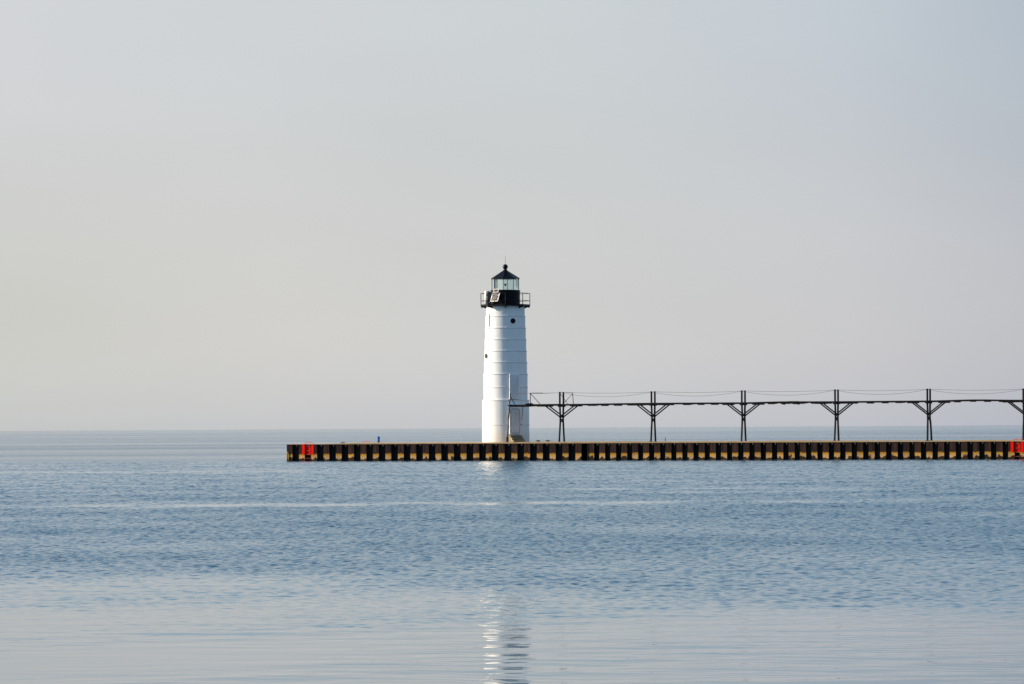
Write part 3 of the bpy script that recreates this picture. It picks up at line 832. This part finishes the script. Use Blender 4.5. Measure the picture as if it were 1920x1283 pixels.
# cross bearers seen below the girders
s = TS[0] + 2.4
while s < s_end:
    near = min(abs(s - q_) for q_ in TS)
    if near > .25 and not (.70 < near < 1.6):
        wd = random.choice((.24, .28, .30, .34)); dz = random.uniform(-.012, .01)
        bm = BM(); box(bm, s - wd/2, s + wd/2, T0 - .08, T1 + .08, wz(s) - .125 + dz, wz(s) - .058); obj('cross_bearer', bm, M['iron'], CW)
        if random.random() < .25:
            bm = BM(); box(bm, s + wd/2 + .05, s + wd/2 + .22, T0 - .08, T1 + .08, wz(s) - .10, wz(s) - .058); obj('cross_bearer', bm, M['iron'], CW)
    s += 1.1 + random.uniform(-.08, .08)
# sagging broken boards
for xa, xb, ya, yb in ((1461, 1469, 756.0, 758.6), (1483, 1488.5, 756.4, 757.8), (1488.8, 1496, 756.8, 758.4)):
    sa, sb_ = s_at(xa, ya, T0), s_at(xb, yb, T0)
    bm = BM(); za_, zb2 = z_at(xa, ya, T0) , z_at(xb, yb, T0)
    v = [bm.verts.new(p) for p in ((sa, T0 - .06, za_ - .01), (sb_, T0 - .06, zb2 - .02), (sb_, T0 - .06, zb2 + .075), (sa, T0 - .06, za_ + .05), (sa, T0 + .5, za_ - .01), (sb_, T0 + .5, zb2 - .02), (sb_, T0 + .5, zb2 + .075), (sa, T0 + .5, za_ + .05))]
    for f in ((0,1,2,3),(7,6,5,4),(0,4,5,1),(1,5,6,2),(2,6,7,3),(3,7,4,0)): bm.faces.new([v[i] for i in f])
    obj('broken_board', fixn(bm), M['iron'], CW)
bm = BM(); sm = s_at(1474, 753, T0); box(bm, sm + .12, sm + .95, T0 - .045, T0 + .03, wz(sm + .5) - .07, wz(sm + .5) + .07); obj('girder_splice', bm, M['iron'], CW)
# landing in front of the tower
zt_, zb_2 = 4.17, 3.98
TP = T0 - .42
bm = BM()
sa, sb_ = s_at(956.5, 760, TP), s_at(992, 760, TP)
box(bm, sa, sb_, TP, TP + .06, z_at(975, 763.2, TP), z_at(975, 758.9, TP))
box(bm, sa, sb_, T1 - .25, T1 - .19, z_at(975, 762.6, TP), z_at(975, 759.2, TP))
obj('landing_girder', bm, M['iron'], CW)
bm = BM(); box(bm, sa, sb_, TP + .06, T1 - .25, z_at(975, 761, TP), z_at(975, 759.4, TP)); obj('landing_planking', bm, M['iron'], CW)
# stepped deep girder between the landing and the first support
bm = BM()
def q(x, y, t): return (s_at(x, y, t), z_at(x, y, t))
for t in (T0 - .05,):
    poly = [q(985, 757.4, t), q(990, 756.6, t), q(997, 756.0, t), q(1001, 758.0, t), q(1013, 757.9, t), q(1049, 757.4, t), q(1049, 759.5, t), q(1030, 762.0, t), q(1008, 763.0, t), q(1006.5, 762.2, t), q(985, 763.2, t)]
    prism(bm, poly[::-1], t - .03, t + .02)
obj('junction_girder', fixn(bm), M['iron'], CW)
# landing posts
def pbar(name, x0, y0, x1, y1, t, r, n=6):
    bm = BM(); a = (s_at(x0, y0, t), t, z_at(x0, y0, t)); b_ = (s_at(x1, y1, t), t, z_at(x1, y1, t)); bar(bm, a, b_, r, n)
    return obj(name, bm, M['iron'], CW)
pbar('landing_post', 957.2, 737.6, 955.6, 759, TP, .036)
pbar('landing_post', 955.8, 757, 951.2, 825.5, TP, .040)
pbar('diagonal_brace', 957.6, 744.5, 966, 760, TP, .024)
pbar('hanging_rod', 954.6, 772, 951.4, 788.5, TP, .016)
pbar('hanging_rod', 980.4, 763, 979.6, 777, TP + .3, .022)
pbar('hanging_rod', 979.6, 777, 977.6, 788.5, TP + .3, .018)
pbar('end_arm', 951, 760.7, 958, 760.2, TP, .030)
bm = BM(); bs = s_at(951.2, 825.5, TP); box(bm, bs - .06, bs + .06, TP - .05, TP + .05, 1.36, z_at(951.2, 819.5, TP)); obj('post_foot', bm, M['iron'], CW)
pbar('rail_post', 994.3, 736.3, 994.5, 757, T0, .030)
pbar('diagonal_brace', 995, 738.6, 1012.5, 757.5, T0, .024)
pbar('rail_post', 1073.6, 736.6, 1075, 757.5, T0, .027)
pbar('diagonal_brace', 1073, 739.5, 1056.6, 756.5, T0, .018)
pbar('diagonal_brace', 1050, 737.5, 1064, 757, T1, .018)
# rail cables: a taut one on the far posts, a slack one on the near posts
def cable(t, y_off, sags, label, x_start):
    e = empty('rail_cable', P(0, 0, 0), -TH)
    ptsz = []
    s0 = s_at(x_start, 740, t)
    nodes = [(s0, z_at(x_start, 738.5, t))] + [(TS[i], Z_TOP[i] - y_off) for i in range(9)]
    for i, ((a, za_), (b_, zb2)) in enumerate(zip(nodes, nodes[1:])):
        n = 14
        for j in range(n):
            f = j / n; ptsz.append((a + (b_ - a) * f, t, za_ + (zb2 - za_) * f - sags[min(i, len(sags) - 1)] * 4 * f * (1 - f)))
    ptsz.append((nodes[-1][0], t, nodes[-1][1]))
    bm = BM(); tube(bm, ptsz, .0105, 5)
    o = obj('rail_cable', bm, M['cable'], None); bpy.data.objects.remove(e)
    o.location = P(nodes[0][0], t, 0); o.rotation_euler = (0, 0, -TH); o.data.transform(Matrix.Translation((-nodes[0][0], -t, 0)))
    tag(o, label, 'cable', 'handrail cables of the catwalk'); return o
cable(T1, .03, [.02, .085], 'thin taut handrail cable, the straighter upper line over the catwalk', 994.5)
cable(T0, .06, [.015, .33], 'thin slack handrail cable, the lower sagging line over the catwalk', 957.5)
# wire wrapped loosely along the first bay
bm = BM(); pts = []
for i in range(60):
    f = i / 59; x = 996 + 22 * f
    pts.append((s_at(x, 737, T1), T1 + .03 * math.sin(i * 1.3), z_at(x, 736.6 + .3 * f, T1) + .03 * math.sin(i * 2.1) * (1 if (i // 9) % 2 else .3)))
tube(bm, pts, .010, 4)
for x0 in (1061,):
    pts = [(s_at(x0 + 12 * i / 30, 736, T1), T1 + .03 * math.sin(i * 1.5), z_at(x0 + 12 * i / 30, 736.6, T1) + .04 * math.sin(i * 1.9)) for i in range(31)]
    tube(bm, pts, .009, 4)
obj('loose_wire', bm, M['cable'], CW)
reseat(CW, P(TS[0], T0, 1.36))
